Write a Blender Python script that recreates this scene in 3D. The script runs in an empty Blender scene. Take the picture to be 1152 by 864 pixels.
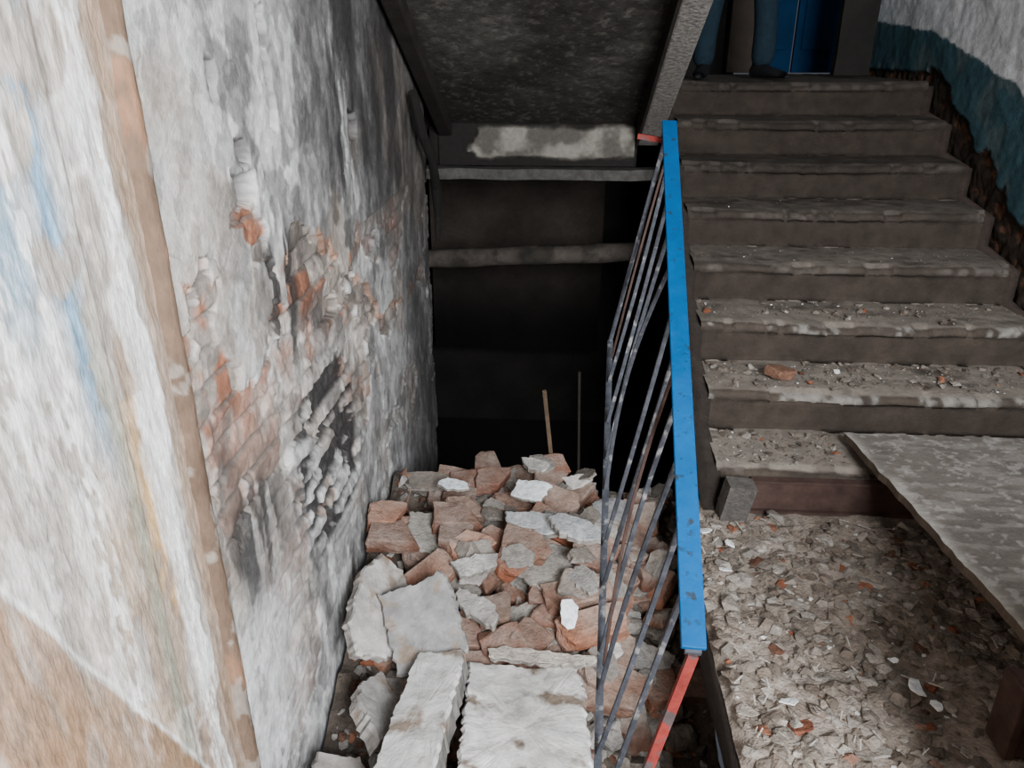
import bpy, bmesh, math, random
import numpy as np
from mathutils import Vector, Matrix, Euler
random.seed(7); RNG=np.random.RandomState(7)
scene=bpy.context.scene

# ---------------------------------------------------------------- noise
def _h(ix,iy,seed):
    n=(ix.astype(np.int64)*374761393+iy.astype(np.int64)*668265263+seed*1274126177)&0xffffffff
    n=((n^(n>>13))*1103515245)&0xffffffff
    n=(n^(n>>16))*2654435761&0xffffffff
    return ((n^(n>>15))&0xffffff)/float(0xffffff)
def vn(x,y,seed=0):
    x=np.asarray(x,float);y=np.asarray(y,float)
    ix=np.floor(x);iy=np.floor(y);fx=x-ix;fy=y-iy
    fx=fx*fx*(3-2*fx);fy=fy*fy*(3-2*fy)
    a=_h(ix,iy,seed);b=_h(ix+1,iy,seed);c=_h(ix,iy+1,seed);d=_h(ix+1,iy+1,seed)
    return (a*(1-fx)+b*fx)*(1-fy)+(c*(1-fx)+d*fx)*fy
def fbm(x,y,o=5,seed=0):
    s=0;a=.5;t=0
    for i in range(o):
        s=s+a*vn(np.asarray(x)*2**i+i*17.3,np.asarray(y)*2**i-i*9.1,seed+i);t+=a;a*=.5
    return s/t
def ss(e0,e1,x):
    t=np.clip((x-e0)/(e1-e0),0,1);return t*t*(3-2*t)
def mix(a,b,m):
    return a*(1-m[...,None])+np.array(b)*m[...,None]

# ---------------------------------------------------------------- materials
def material(name,col=None,rough=.9,nscale=12,var=.25,bump=.3,bscale=60,spec=.2,tint=None,tscale=6,tmin=.55,metallic=0,stretch=None,bdist=.004):
    m=bpy.data.materials.new(name);m.use_nodes=True
    N=m.node_tree.nodes;L=m.node_tree.links
    b=N['Principled BSDF'];b.inputs['Roughness'].default_value=rough
    b.inputs['Specular IOR Level'].default_value=spec;b.inputs['Metallic'].default_value=metallic
    tc=N.new('ShaderNodeTexCoord');mp=N.new('ShaderNodeMapping');L.new(tc.outputs['Object'],mp.inputs[0])
    if stretch: mp.inputs['Scale'].default_value=stretch
    if col is None:
        a=N.new('ShaderNodeAttribute');a.attribute_name='Col';base=a.outputs['Color']
    else:
        a=N.new('ShaderNodeRGB');a.outputs[0].default_value=(*col,1);base=a.outputs[0]
    if tint is not None:
        n=N.new('ShaderNodeTexNoise');n.inputs['Scale'].default_value=tscale;n.inputs['Detail'].default_value=8;L.new(mp.outputs[0],n.inputs[0])
        r=N.new('ShaderNodeMapRange');r.inputs[1].default_value=tmin;r.inputs[2].default_value=tmin+.08;L.new(n.outputs[0],r.inputs[0])
        x=N.new('ShaderNodeMix');x.data_type='RGBA';L.new(r.outputs[0],x.inputs[0]);L.new(base,x.inputs[6]);x.inputs[7].default_value=(*tint,1);base=x.outputs[2]
    n=N.new('ShaderNodeTexNoise');n.inputs['Scale'].default_value=nscale;n.inputs['Detail'].default_value=10;n.inputs['Roughness'].default_value=.65;L.new(mp.outputs[0],n.inputs[0])
    r=N.new('ShaderNodeMapRange');r.inputs[1].default_value=.3;r.inputs[2].default_value=.7;r.inputs[3].default_value=1-var;r.inputs[4].default_value=1+var;L.new(n.outputs[0],r.inputs[0])
    v=N.new('ShaderNodeVectorMath');v.operation='SCALE';L.new(base,v.inputs[0]);L.new(r.outputs[0],v.inputs[3])
    L.new(v.outputs[0],b.inputs['Base Color'])
    n2=N.new('ShaderNodeTexNoise');n2.inputs['Scale'].default_value=bscale;n2.inputs['Detail'].default_value=8;L.new(mp.outputs[0],n2.inputs[0])
    bp=N.new('ShaderNodeBump');bp.inputs['Strength'].default_value=bump;bp.inputs['Distance'].default_value=bdist*2.5;L.new(n2.outputs[0],bp.inputs['Height']);L.new(bp.outputs[0],b.inputs['Normal'])
    return m
M_attr=material('masonry_surface',nscale=45,var=.35,bump=.7,bscale=120)
M_slab=material('plaster_slab_surface',nscale=20,var=.30,bump=.3,bscale=90,tint=(.24,.19,.15),tscale=9,tmin=.56)
M_wall=material('wall_plaster',nscale=38,var=.20,bump=.3,bscale=120)
M_board=material('old_paint_board',nscale=30,var=.20,bump=.3,bscale=60,stretch=(2,3,1))
M_conc=material('sooty_concrete',nscale=14,var=.32,bump=.45,bscale=90)
M_string=material('stringer_concrete',(.17,.158,.145),nscale=55,var=.6,bump=.6,bscale=60)
M_dark=material('soot_black',(.012,.011,.010),nscale=5,var=.4,bump=.4)
M_darkb=material('soot_brown',(.019,.0155,.013),nscale=8,var=.4,bump=.4)
M_beam=material('beam_grey',(.062,.058,.054),nscale=20,var=.4,bump=.4)
M_blue=material('blue_enamel',(.0,.064,.195),rough=.6,nscale=8,var=.2,bump=.15,bscale=50,spec=.12,tint=(.02,.03,.04),tscale=38,tmin=.61)
M_steel=material('old_grey_steel',(.048,.052,.064),rough=.6,nscale=30,var=.5,bump=.3,tint=(.18,.18,.185),tscale=25,tmin=.57,metallic=.1,spec=.2)
M_red=material('red_primer',(.16,.022,.018),rough=.7,nscale=20,var=.35,bump=.3,tint=(.06,.045,.045),tscale=22,tmin=.52)
M_rust=material('rust_red_steel',(.060,.036,.030),rough=.8,nscale=14,var=.4,bump=.3)
M_wood=material('stick_wood',(.10,.07,.045),nscale=20,var=.3)
M_door=material('door_blue_paint',(.002,.018,.050),rough=.8,nscale=5,var=.2,bump=.1,spec=.05)
M_jamb=material('jamb_brown',(.032,.025,.02),nscale=8,var=.2)

# ---------------------------------------------------------------- mesh accumulators
class Acc:
    def __init__(s): s.v=[];s.f=[];s.c=[];s.n=0
    def add(s,v,f,c):
        v=np.asarray(v,float).reshape(-1,3);c=np.asarray(c,float)
        if c.ndim==1:c=np.tile(c,(len(v),1))
        s.v.append(v);s.c.append(c.reshape(-1,3));n=s.n
        s.f.extend([tuple(i+n for i in t) for t in f]);s.n+=len(v)
    def grid(s,P,C,flip=False):
        n,m,_=P.shape
        i=np.arange(n*m).reshape(n,m)
        q=np.stack([i[:-1,:-1],i[1:,:-1],i[1:,1:],i[:-1,1:]],-1).reshape(-1,4)
        if flip:q=q[:,::-1]
        if np.asarray(C).ndim==1:C=np.tile(C,(n*m,1))
        s.add(P.reshape(-1,3),q.tolist(),np.asarray(C).reshape(-1,3))
    def build(s,name,mat,smooth=False):
        me=bpy.data.meshes.new(name);V=np.concatenate(s.v)
        me.from_pydata(V.tolist(),[],s.f);me.update()
        at=me.color_attributes.new('Col','FLOAT_COLOR','POINT')
        C=np.clip(np.concatenate(s.c),0,1);C=np.concatenate([C,np.ones((len(C),1))],1)
        at.data.foreach_set('color',C.astype(np.float32).ravel())
        me.materials.append(mat)
        if smooth: me.polygons.foreach_set('use_smooth',[True]*len(me.polygons))
        o=bpy.data.objects.new(name,me);scene.collection.objects.link(o);return o
def bm_data(bm):
    bm.verts.ensure_lookup_table();bm.verts.index_update()
    v=np.array([x.co[:] for x in bm.verts]);f=[tuple(w.index for w in p.verts) for p in bm.faces];bm.free();return v,f
def boxdata(x0,x1,y0,y1,z0,z1):
    v=np.array([(x,y,z) for x in(x0,x1) for y in(y0,y1) for z in(z0,z1)],float)
    f=[(0,1,3,2),(4,6,7,5),(0,4,5,1),(2,3,7,6),(0,2,6,4),(1,5,7,3)]
    return v,f
def rough_box(x0,x1,y0,y1,z0,z1,cut=.06,amp=.006,seed=0):
    bm=bmesh.new();v,f=boxdata(x0,x1,y0,y1,z0,z1)
    vs=[bm.verts.new(p) for p in v]
    for t in f:bm.faces.new([vs[i] for i in t])
    for ax,(a,b) in enumerate(((x0,x1),(y0,y1),(z0,z1))):
        n=int(min(60,(b-a)/cut))
        for i in range(1,n):
            co=[0,0,0];no=[0,0,0];co[ax]=a+(b-a)*i/n;no[ax]=1
            bmesh.ops.bisect_plane(bm,geom=bm.verts[:]+bm.edges[:]+bm.faces[:],plane_co=co,plane_no=no)
    v,f=bm_data(bm)
    for ax in range(3):
        v[:,ax]+=(fbm(v[:,(ax+1)%3]*9+v[:,ax]*5,v[:,(ax+2)%3]*9+3*ax,3,seed+ax)-.5)*2*amp
    return v,f
def simple(name,parts,mat,parent=None,bevel=0):
    me=bpy.data.meshes.new(name);V=[];F=[]
    for v,f in parts:
        n=len(V);V+= [tuple(p) for p in v];F+=[tuple(i+n for i in t) for t in f]
    me.from_pydata(V,[],F);me.materials.append(mat)
    o=bpy.data.objects.new(name,me);scene.collection.objects.link(o)
    if bevel:
        b=o.modifiers.new('b','BEVEL');b.width=bevel;b.segments=2
    if parent:o.parent=parent
    return o
def empty(name):
    o=bpy.data.objects.new(name,None);scene.collection.objects.link(o);return o
def bar(p,q,w,h,side=Vector((1,0,0)),bend=None,n=8):
    p=Vector(p);q=Vector(q);V=[];F=[]
    d=(q-p).normalized();s=(side-d*side.dot(d)).normalized();u=d.cross(s)
    for i in range(n+1):
        t=i/n;c=p.lerp(q,t)
        if bend:c=c+Vector(bend)*math.sin(math.pi*t)
        for a,b in((-1,-1),(1,-1),(1,1),(-1,1)):V.append(c+s*a*w/2+u*b*h/2)
    for i in range(n):
        for j in range(4):
            F.append((i*4+j,i*4+(j+1)%4,i*4+4+(j+1)%4,i*4+4+j))
    F.append((3,2,1,0));F.append(tuple(n*4+j for j in range(4)))
    return [tuple(x) for x in V],F
def tube(pts,r,k=10):
    V=[];F=[];pts=[Vector(p) for p in pts]
    for i,p in enumerate(pts):
        d=(pts[min(i+1,len(pts)-1)]-pts[max(i-1,0)]).normalized()
        s=d.cross(Vector((.3,.2,1))).normalized();u=d.cross(s)
        rr=r[i] if isinstance(r,(list,tuple)) else r
        for j in range(k):
            a=2*math.pi*j/k;V.append(tuple(p+s*math.cos(a)*rr+u*math.sin(a)*rr))
    for i in range(len(pts)-1):
        for j in range(k):F.append((i*k+j,i*k+(j+1)%k,i*k+k+(j+1)%k,i*k+k+j))
    F.append(tuple(reversed(range(k))));F.append(tuple((len(pts)-1)*k+j for j in range(k)))
    return V,F

# ---------------------------------------------------------------- LEFT WALL (burnt plaster over brick)
WX=-.78
def axis(segs):
    out=[]
    for a,b,st in segs: out.append(np.arange(a,b-1e-6,st))
    return np.concatenate(out+[np.array([segs[-1][1]])])
ya=axis([(1.36,3.0,.0045),(3.0,4.33,.008)])
za=axis([(-1.6,-.7,.08),(-.7,1.95,.0045),(1.95,4.2,.1)])
Y,Z=np.meshgrid(ya,za,indexing='ij')
nz=fbm(Y*6,Z*6,6,3);nf=fbm(Y*25,Z*25,5,11);nl=fbm(Y*1.7,Z*1.7,4,21);nh=fbm(Y*55,Z*55,3,13)
Zc=Z+.035*(fbm(Y*3,Z*3,4,17)-.5)+.012*(nf-.5)
course=np.floor(Zc/.077);cz=Zc/.077-course
off=np.where(course%2==0,0,.125)
cy_=(Y+off+.03*(nz-.5)+.012*(nf-.5))/.25;ci=np.floor(cy_);cy=cy_-ci
hid=_h(ci,course,5);hid2=_h(ci,course,9)
mort=np.minimum(ss(0,.15,cz)*ss(0,.15,1-cz),ss(0,.05,cy)*ss(0,.05,1-cy))
top=np.interp(Y,[1.36,1.45,1.6,1.85,2.1,2.45,2.8,3.1],[1.10,1.15,1.12,1.22,1.12,1.05,.90,.5])
bot=np.interp(Y,[1.36,1.6,1.9,2.3,2.7,3.0],[.66,.50,.38,.12,.2,.5])
w=(nz-.5)*.40+(nf-.5)*.08
ex=ss(0,.010,top-Z+w)*ss(0,.05,Z-bot+w*1.5)
keep=ss(.60,.615,fbm(Y*3.4+2,Z*3.0,6,47)+.03*(nf-.5))
ex=ex*(1-keep)
ex2=ss(.59,.605,fbm(Y*2.3+5,Z*2.3,6,40)+.02*nf)*ss(1.5,1.8,Y)*(Z<1.0)
ex=np.maximum(ex,ex2*.6)
hole=ss(.88,.89,hid2)*ex*ss(1.8,2.1,Y)
def rect(y0,y1,z0,z1,e=.006):
    j=(nf-.5)*.05
    return ss(-e,e,Y-y0+j)*ss(-e,e,y1-Y+j)*ss(-e,e,Z-z0+j)*ss(-e,e,z1-Z+j)
niche=np.maximum.reduce([rect(1.76,1.89,1.255,1.335),rect(1.80,1.87,1.345,1.41)*.7,rect(2.80,2.90,1.31,1.40),rect(2.04,2.085,1.42,1.70)*.7,rect(1.71,1.75,1.50,1.58)*.5])
fill=ss(.42,.58,fbm(Y*3.6,Z*3.6,5,71))
rel=np.exp(-(((Y-2.28)/.36)**2+((Z-.34)/.36)**2)**2)*ss(.35,.55,fbm(Y*3,Z*3,3,77)+.18)
disp=.018*(1-ex)+(nz-.5)*.016+(nf-.5)*.006+ex*((mort*.009+(hid-.5)*.012)*(1-.8*fill)+(fbm(Y*9,Z*12,6,8)-.5)*.024)-hole*.024*(1-rel)*(1-.5*fill)-niche*.07
brk=.65*fbm(Y*6,course*3.7,4,66)+.35*fbm(Y*16,Z*22,4,67)
jag=ss(.43,.50,brk)*ss(.04,.22,cz)*ss(.10,.40,1-cz)
disp+=rel*(jag*.018-.010+(nf-.5)*.008)
plc=np.stack([.37+.0*Y,.362+.0*Y,.352+.0*Y],-1)*(0.62+.76*nl)[...,None]
patch=ss(.48,.55,fbm(Y*3.1,Z*2.0,6,50));plc=mix(plc,(.64,.64,.64),patch*.72)
blot=ss(.48,.60,fbm(Y*5,Z*3.2,6,55));plc=mix(plc,(.17,.165,.16),blot*.65)
fine=ss(.52,.60,fbm(Y*16,Z*11,5,56));plc=mix(plc,(.74,.74,.74),fine*.35)
fine2=ss(.54,.60,fbm(Y*22,Z*13,5,59));plc=mix(plc,(.13,.125,.12),fine2*.45)
warm=ss(.53,.63,fbm(Y*2+9,Z*2,4,61));plc=mix(plc,(.40,.32,.25),warm*.45)
bc=np.stack([.44+0*Y,.375+0*Y,.325+0*Y],-1)*(.6+.5*hid2)[...,None]
bc=mix(bc,(.64,.62,.59),fill*.75)
bc=mix(bc,(.17,.155,.145),ss(.50,.58,fbm(Y*13,Z*13,5,92))*.55)
org=ss(.28,.48,hid+.5*(fbm(Y*1.6,Z*1.6,3,19)-.5))*ss(.40,.52,fbm(Y*10,Z*10,4,90))*(.35+.65*ss(.60,.90,Z))
bc=mix(bc,(.34,.145,.085),org*(1-.60*fill))
bc=mix(bc,(.15,.137,.125),(1-mort)*.85*(1-fill*.8))
bc=mix(bc,(.09,.065,.055),hole*.6*(1-rel))
col=plc*(1-ex[...,None])+bc*ex[...,None]
edge=np.exp(-((top-Z+w)/.018)**2)
col=mix(col,(.36,.19,.12),np.clip(edge,0,1)*ss(.42,.55,fbm(Y*5,Z*5,3,14))*.85)
so=fbm(Y*2.6,Z*1.2,6,30);sg=fbm(Y*9,Z*4,5,31);sk=fbm(Y*18,Z*3.0,5,32)
s1=ss(1.85,2.8,Y)*ss(.75,1.10,Z)*ss(.35,.53,so+.35*(sk-.5))*.97
s2=ss(2.8,3.9,Y)*ss(.30,.5,so+.15)*.90
s3=ss(.45,.56,so*.4+sk*.6)*np.clip(np.exp(-((Y-1.62)/.24)**2-((Z-.46)/.20)**2)*1.3,0,1)*.85
s4=np.clip(rel*1.7,0,1)*(1-jag*.85)*ss(.30,.42,sg+.10)*.97
s5=ss(.54,.63,sg)*.50*ss(1.45,1.9,Y)
s6=np.clip(np.exp(-((Y-2.02)/.14)**2-((Z-1.0)/.26)**2)*1.5,0,1)*ss(.42,.54,sk)*.92
s7=np.exp(-((Y-1.85)/.06)**2-((Z-1.44)/.15)**2)*ss(.35,.6,sg)*.85
s8=np.clip(np.exp(-((Y-1.55)/.14)**2-((Z-.72)/.18)**2)*1.3,0,1)*ss(.46,.58,sk)*.6
s9=ss(2.6,3.3,Y)*ss(.9,.2,Z)*ss(.40,.6,sg)*.6
s10=ss(.50,.60,fbm(Y*7,Z*7,6,35))*ss(1.55,1.8,Y)*ss(.3,.8,Z)*.6
soot=np.maximum.reduce([s1*(.55+.7*sg),s2*(.6+.5*sg),s3,s4,s5,s6,s7,s8,s9,s10])
col=mix(col,(.026,.024,.024),np.clip(soot,0,.96))
white=ss(1.9,1.5,Y)*ss(.40,.1,Z);col=mix(col,(.74,.74,.75),white*.7*ss(.35,.5,nf))
col=mix(col,(.03,.02,.017),np.clip(niche,0,1)*.92)
ck=np.abs(fbm(Y*2.2+3,Z*2.2,5,70)-.5);cm=(1-ss(0,.004,ck))*ss(.45,.55,fbm(Y*4,Z*4,2,72));col=mix(col,(.09,.08,.07),cm*.7);disp-=cm*.006
col*=(.80+.40*nh)[...,None]
A=Acc();A.grid(np.stack([WX+disp,Y,Z],-1),col,flip=True)
v,f=rough_box(WX-.3,WX+.004,4.30,4.335,-1.6,4.2,cut=.2,amp=.01);A.add(v,f,(.05,.046,.043))
A.build('wall_left',M_wall,True)

# near painted board lining + trim strip
ya=axis([(-1.6,.6,.15),(.6,1.345,.003)]);za=axis([(-.3,2.0,.006),(2.0,4.2,.2)])
Y,Z=np.meshgrid(ya,za,indexing='ij')
Yd=Y+.10*Z
g=fbm(Yd*38,Z*4.5,6,5);g2=fbm(Y*7,Z*2.2,5,6);g3=fbm(Y*14,Z*10,6,7);g4=fbm(Y*70,Z*45,4,8);g5=fbm(Yd*90,Z*24,4,9)
c=np.stack([.43+0*Y,.39+0*Y,.352+0*Y],-1)*(.55+.9*g)[...,None]
c=mix(c,(.31,.215,.15),ss(.49,.57,g2)*.72);c=mix(c,(.70,.69,.68),ss(.49,.55,g3)*.55)
def band(c0,w_):return np.exp(-((Y-c0-.05*(g2-.5))/w_)**2)
c=mix(c,(.14,.30,.46),band(1.10,.030)*ss(.43,.52,g3)*ss(.85,1.15,Z)*.85)
c=mix(c,(.18,.33,.46),band(.99,.05)*ss(.43,.52,g3)*ss(1.15,1.3,Z)*.8)
c=mix(c,(.26,.28,.22),band(1.13,.022)*(1-ss(.9,1.4,Z))*.75)
c=mix(c,(.50,.30,.11),band(1.175,.03)*ss(.42,.52,g3)*(1-ss(.9,1.25,Z))*ss(.40,.55,Z)*.85)
c=mix(c,(.42,.29,.18),band(1.06,.05)*ss(.44,.52,g3)*(1-ss(.8,1.0,Z))*.7)
wst=ss(0,.015,Y-1.195+(g3-.5)*.09)*ss(0,.012,1.285-Y+(g3-.5)*.06);c=mix(c,(.88,.88,.88),wst*(.50+.50*ss(.42,.5,g))*(1-.6*ss(.54,.60,g4)))
c=mix(c,(.88,.88,.88),band(1.03,.022)*ss(.45,.52,g5)*.8)
c=mix(c,(.9,.9,.9),band(.93,.045)*ss(.45,.52,g5)*ss(.9,1.1,Z)*.7)
lz=.88-(Y-.82)*(.547/.26);och=ss(0,.012,lz-Z+(g3-.5)*.05);c=mix(c,(.28,.17,.10),och*(.6+.6*g2)*(.7+.3*ss(.4,.5,g)))
wl=np.exp(-((Z-lz-.015-(g3-.5)*.02)/.009)**2);c=mix(c,(.84,.83,.81),wl*.7)
c=mix(c,(.14,.10,.075),(1-ss(0,.005,np.abs(Y-1.155-.01*(g2-.5))))*.7)
c=mix(c,(.31,.215,.15),ss(1.288,1.30,Y+(g3-.5)*.02)*.80)
c*=(.68+.64*g4)[...,None]*(.75+.5*g5)[...,None]
P=np.stack([WX+.022+(g-.5)*.004+(g3-.5)*.004+(g5-.5)*.004+wst*.002,Y,Z],-1)
A=Acc();A.grid(P,c,flip=True)
A.build('wall_left_board_lining',M_board,True)
ya=np.linspace(1.335,1.390,16);za=np.arange(-.3,3.0,.006);Y,Z=np.meshgrid(ya,za,indexing='ij')
t=(Y-1.335)/.055;n=fbm(Y*20,Z*8,5,33)
Yj=Y+(t-.5)*(fbm(Z*9,Z*0+.5,4,3)-.5)*.04
c=np.stack([.15+0*Y,.10+0*Y,.070+0*Y],-1)*(.55+.9*n)[...,None];c=mix(c,(.32,.16,.09),ss(.57,.66,n)*.45);c=mix(c,(.42,.39,.35),ss(.62,.68,fbm(Y*30,Z*15,4,37))*.4);c=mix(c,(.04,.028,.023),ss(.74,.92,t)*.85)
A=Acc();A.grid(np.stack([WX+.012+.032*np.sin(np.clip(t,0,1)*math.pi)**.4+(n-.5)*.010,Yj,Z],-1),c,flip=True)
A.build('trim_1',M_board,True)

# ---------------------------------------------------------------- RIGHT WALL, upper walls
RX=2.08
ya=axis([(-1.6,2.0,.2),(2.0,6.15,.012)]);za=axis([(-1.5,.4,.15),(.4,2.3,.010),(2.3,4.2,.2)])
Y,Z=np.meshgrid(ya,za,indexing='ij');n=fbm(Y*6,Z*6,5,90);nf=fbm(Y*22,Z*22,4,91)
zt=np.interp(Y,[0,2,3.2,3.94,4.9,6.24],[.9,.9,1.15,1.46,1.70,1.82]);stl=.18*(1+(Y-2.53)/.31);stl=np.clip(stl,0,1.44)
zl=np.where(Y<2.5,0,stl+.05)+(n-.5)*.22*(Y<4.9)
c=np.stack([.60+0*Y,.61+0*Y,.62+0*Y],-1)*(.8+.4*n)[...,None]
teal=ss(0,.012,zt-Z+(nf-.5)*.03);c=mix(c,(.034,.080,.098),teal);c=mix(c,(.10,.12,.12),teal*ss(.52,.62,n)*.5);c=c*(.75+.5*nf)[...,None]
low=ss(0,.015,zl-Z);lc=np.stack([.030+0*Y,.022+0*Y,.017+0*Y],-1)*(.5+n)[...,None]
lc=mix(lc,(.13,.065,.04),ss(.56,.66,nf));c=c*(1-low[...,None])+lc*low[...,None]
c=mix(c,(.03,.024,.02),(1-ss(2.6,3.6,Y))*ss(0,.1,zt-Z)*.8)
d=(n-.5)*.012+(nf-.5)*.006*(1+3*low)-.02*(1-low)
A=Acc();A.grid(np.stack([RX+d,Y,Z],-1),c);A.build('wall_right',M_wall,True)

A=Acc()
def wallgrid(x0,x1,z0,z1,y,colfn,st=.03,flip=False):
    xa=np.linspace(x0,x1,max(3,round((x1-x0)/st)+1));za=np.linspace(z0,z1,max(3,round((z1-z0)/st)+1))
    X,Z=np.meshgrid(xa,za,indexing='ij');n=fbm(X*5,Z*5,5,12)
    A.grid(np.stack([X,y+(n-.5)*.02,Z],-1),colfn(X,Z,n),flip)
def upc(X,Z,n):
    c=np.stack([.40+0*X,.42+0*X,.43+0*X],-1)*(.8+.4*n)[...,None];return mix(c,(.018,.06,.078),ss(0,.02,1.86-Z+(n-.5)*.05))
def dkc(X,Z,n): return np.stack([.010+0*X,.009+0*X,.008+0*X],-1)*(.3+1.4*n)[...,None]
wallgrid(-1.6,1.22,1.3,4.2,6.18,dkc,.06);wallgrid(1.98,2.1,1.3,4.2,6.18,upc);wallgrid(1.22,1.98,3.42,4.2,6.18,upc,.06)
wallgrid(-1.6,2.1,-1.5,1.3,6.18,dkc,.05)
A.build('wall_far',M_wall,True)
dr=empty('door_1')
simple('leaf',[boxdata(1.34,1.60,6.11,6.15,1.45,3.38),boxdata(1.615,1.92,6.11,6.15,1.45,3.38)],M_door,dr,.004)
simple('raised_panel',[boxdata(1.66,1.88,6.095,6.11,1.6,2.2),boxdata(1.38,1.56,6.095,6.11,1.6,2.2),boxdata(1.66,1.88,6.095,6.11,2.3,3.2),boxdata(1.38,1.56,6.095,6.11,2.3,3.2)],M_door,dr,.004)
simple('jamb',[boxdata(1.14,1.32,6.05,6.15,1.45,3.46),boxdata(1.93,1.99,6.05,6.15,1.45,3.46),boxdata(1.14,1.99,6.05,6.15,3.40,3.48)],M_jamb,dr,.005)
simple('handle',[tube([(1.66,6.10,2.45),(1.66,6.05,2.45),(1.74,6.05,2.45)],.01)],M_steel,dr)
v,f=rough_box(1.66,1.87,5.28,5.36,1.455,3.3,cut=.08,amp=.008)
simple('charred_door_post',[(v,f)],M_dark)

win=(.55,2.0,1.25,3.2)
simple('wall_rear',[boxdata(-1.6,win[0],-1.8,-1.6,-.3,4.3),boxdata(win[1],2.3,-1.8,-1.6,-.3,4.3),boxdata(win[0],win[1],-1.8,-1.6,-.3,win[2]),boxdata(win[0],win[1],-1.8,-1.6,win[3],4.3)],material('rear_plaster',(.30,.29,.28)))
w1=empty('window_1')
simple('frame',[boxdata(win[0],win[0]+.05,-1.74,-1.68,win[2],win[3]),boxdata(win[1]-.05,win[1],-1.74,-1.68,win[2],win[3]),boxdata(win[0],win[1],-1.74,-1.68,win[2],win[2]+.05),boxdata(win[0],win[1],-1.74,-1.68,win[3]-.05,win[3]),boxdata(1.25,1.30,-1.74,-1.68,win[2],win[3])],material('window_paint',(.6,.6,.6)),w1)
simple('ceiling',[boxdata(-1.7,2.2,-1.8,6.3,4.2,4.35)],material('ceiling_plaster',(.20,.19,.18)))
v,f=rough_box(.90,2.04,.92,1.00,.03,.90,cut=.1,amp=.004);simple('floor_shadow_blocker',[(v,f)],M_darkb)  # unseen blocker added to throw shadow on the right floor

# ---------------------------------------------------------------- FLOOR (near landing)
A=Acc()
xa=np.arange(.47,2.05,.012);ya=np.arange(1.0,2.62,.012);X,Yg=np.meshgrid(xa,ya,indexing='ij')
n=fbm(X*7,Yg*7,5,41);n2=fbm(X*25,Yg*25,4,42)
def fcol(n,n2):
    c=np.stack([.205+0*n,.17+0*n,.14+0*n],-1)*(.55+.9*n2)[...,None];return mix(c,(.31,.265,.228),ss(.48,.60,n)*.6)
def floorz(X,Y): return (fbm(X*7,Y*7,5,41)-.5)*.05+.01
ed=ss(.47,.5,X+(n2-.5)*.04)
A.grid(np.stack([X,Yg,floorz(X,Yg)+(n2-.5)*.016-.03*(1-ed)],-1),fcol(n,n2))
xa=np.arange(-.75,2.05,.08);ya=np.linspace(-1.58,1.0,33);X,Yg=np.meshgrid(xa,ya,indexing='ij');n=fbm(X*7,Yg*7,5,41)
A.grid(np.stack([X,Yg,floorz(X,Yg)],-1),fcol(n,n))
v,f=rough_box(.475,2.05,1.0,2.5,-.20,-.03,cut=.1,amp=.01);A.add(v,f,(.05,.042,.037))
v,f=rough_box(-.74,2.05,-1.58,.99,-.20,-.03,cut=.2,amp=.01);A.add(v,f,(.05,.042,.037))
A.build('floor',M_attr,True)

# ---------------------------------------------------------------- STAIR FLIGHT UP
SX0,SX1=.60,2.00;R=.18;T=.31;Y0=2.53;NS=8
prof=[];tag=[];stp=[]
for k in range(NS):
    y=Y0+k*T;z0=k*R;z1=(k+1)*R
    if k==0:z0=.15
    for zz in np.linspace(z0,z1-.05,8): prof.append((y+.022-.006*(zz-z0)/.13,zz));tag.append(0);stp.append(k)
    for p in((y+.010,z1-.042),(y+.003,z1-.030),(y+.002,z1-.020),(y+.007,z1-.011),(y+.018,z1-.005)): prof.append(p);tag.append(1);stp.append(k)
    end=y+T+.022 if k<NS-1 else 6.12
    for i,yy in enumerate(np.linspace(y+.032,end,16 if k<NS-1 else 60)): prof.append((yy,z1-(.002 if i==0 else 0)));tag.append(2);stp.append(k)
prof=np.array(prof);tag=np.array(tag);stp=np.array(stp)
xa=np.arange(SX0,SX1+1e-6,.008)
X=np.repeat(xa[:,None],len(prof),1);PY=np.repeat(prof[None,:,0],len(xa),0);PZ=np.repeat(prof[None,:,1],len(xa),0)
TG=np.repeat(tag[None],len(xa),0);ST=np.repeat(stp[None],len(xa),0)
n=fbm(X*6,PY*6+PZ*8,5,52);n2=fbm(X*28,PY*28+PZ*20,4,53);nx=fbm(X*5+ST*5.3,ST*3.7+0*X,5,54);n5=fbm(X*2.5,PY*9+PZ*6,5,58);n6=fbm(X*14,PY*30+PZ*20,5,59)
lit=np.clip(1-ST/5.0,0,1)  # light falloff painted into the step colour, darker up the flight
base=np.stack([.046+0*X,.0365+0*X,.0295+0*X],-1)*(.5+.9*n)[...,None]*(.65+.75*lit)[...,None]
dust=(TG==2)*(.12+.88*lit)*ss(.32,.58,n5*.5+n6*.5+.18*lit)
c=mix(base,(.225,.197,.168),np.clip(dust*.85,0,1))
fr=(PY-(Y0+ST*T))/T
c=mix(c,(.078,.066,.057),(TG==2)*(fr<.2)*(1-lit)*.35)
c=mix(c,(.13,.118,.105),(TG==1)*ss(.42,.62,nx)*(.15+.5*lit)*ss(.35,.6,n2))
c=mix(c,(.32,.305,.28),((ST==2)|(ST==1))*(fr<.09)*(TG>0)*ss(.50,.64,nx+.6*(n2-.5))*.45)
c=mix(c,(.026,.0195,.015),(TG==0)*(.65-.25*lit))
chip=(TG>=1)*(fr<.14)*ss(.54,.62,fbm(X*9+ST*7.7,ST*2.1+0*X,5,57))*.014
sag=-.014*np.sin((X-SX0)/(SX1-SX0)*math.pi)*(TG>=1)*np.clip(1-fr*1.5,0,1)
A=Acc();A.grid(np.stack([X,PY+chip+(n-.5)*.014*(TG!=2),PZ+(n2-.5)*.008-chip*.9+(n-.5)*.010+sag],-1),c,flip=True)
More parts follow.
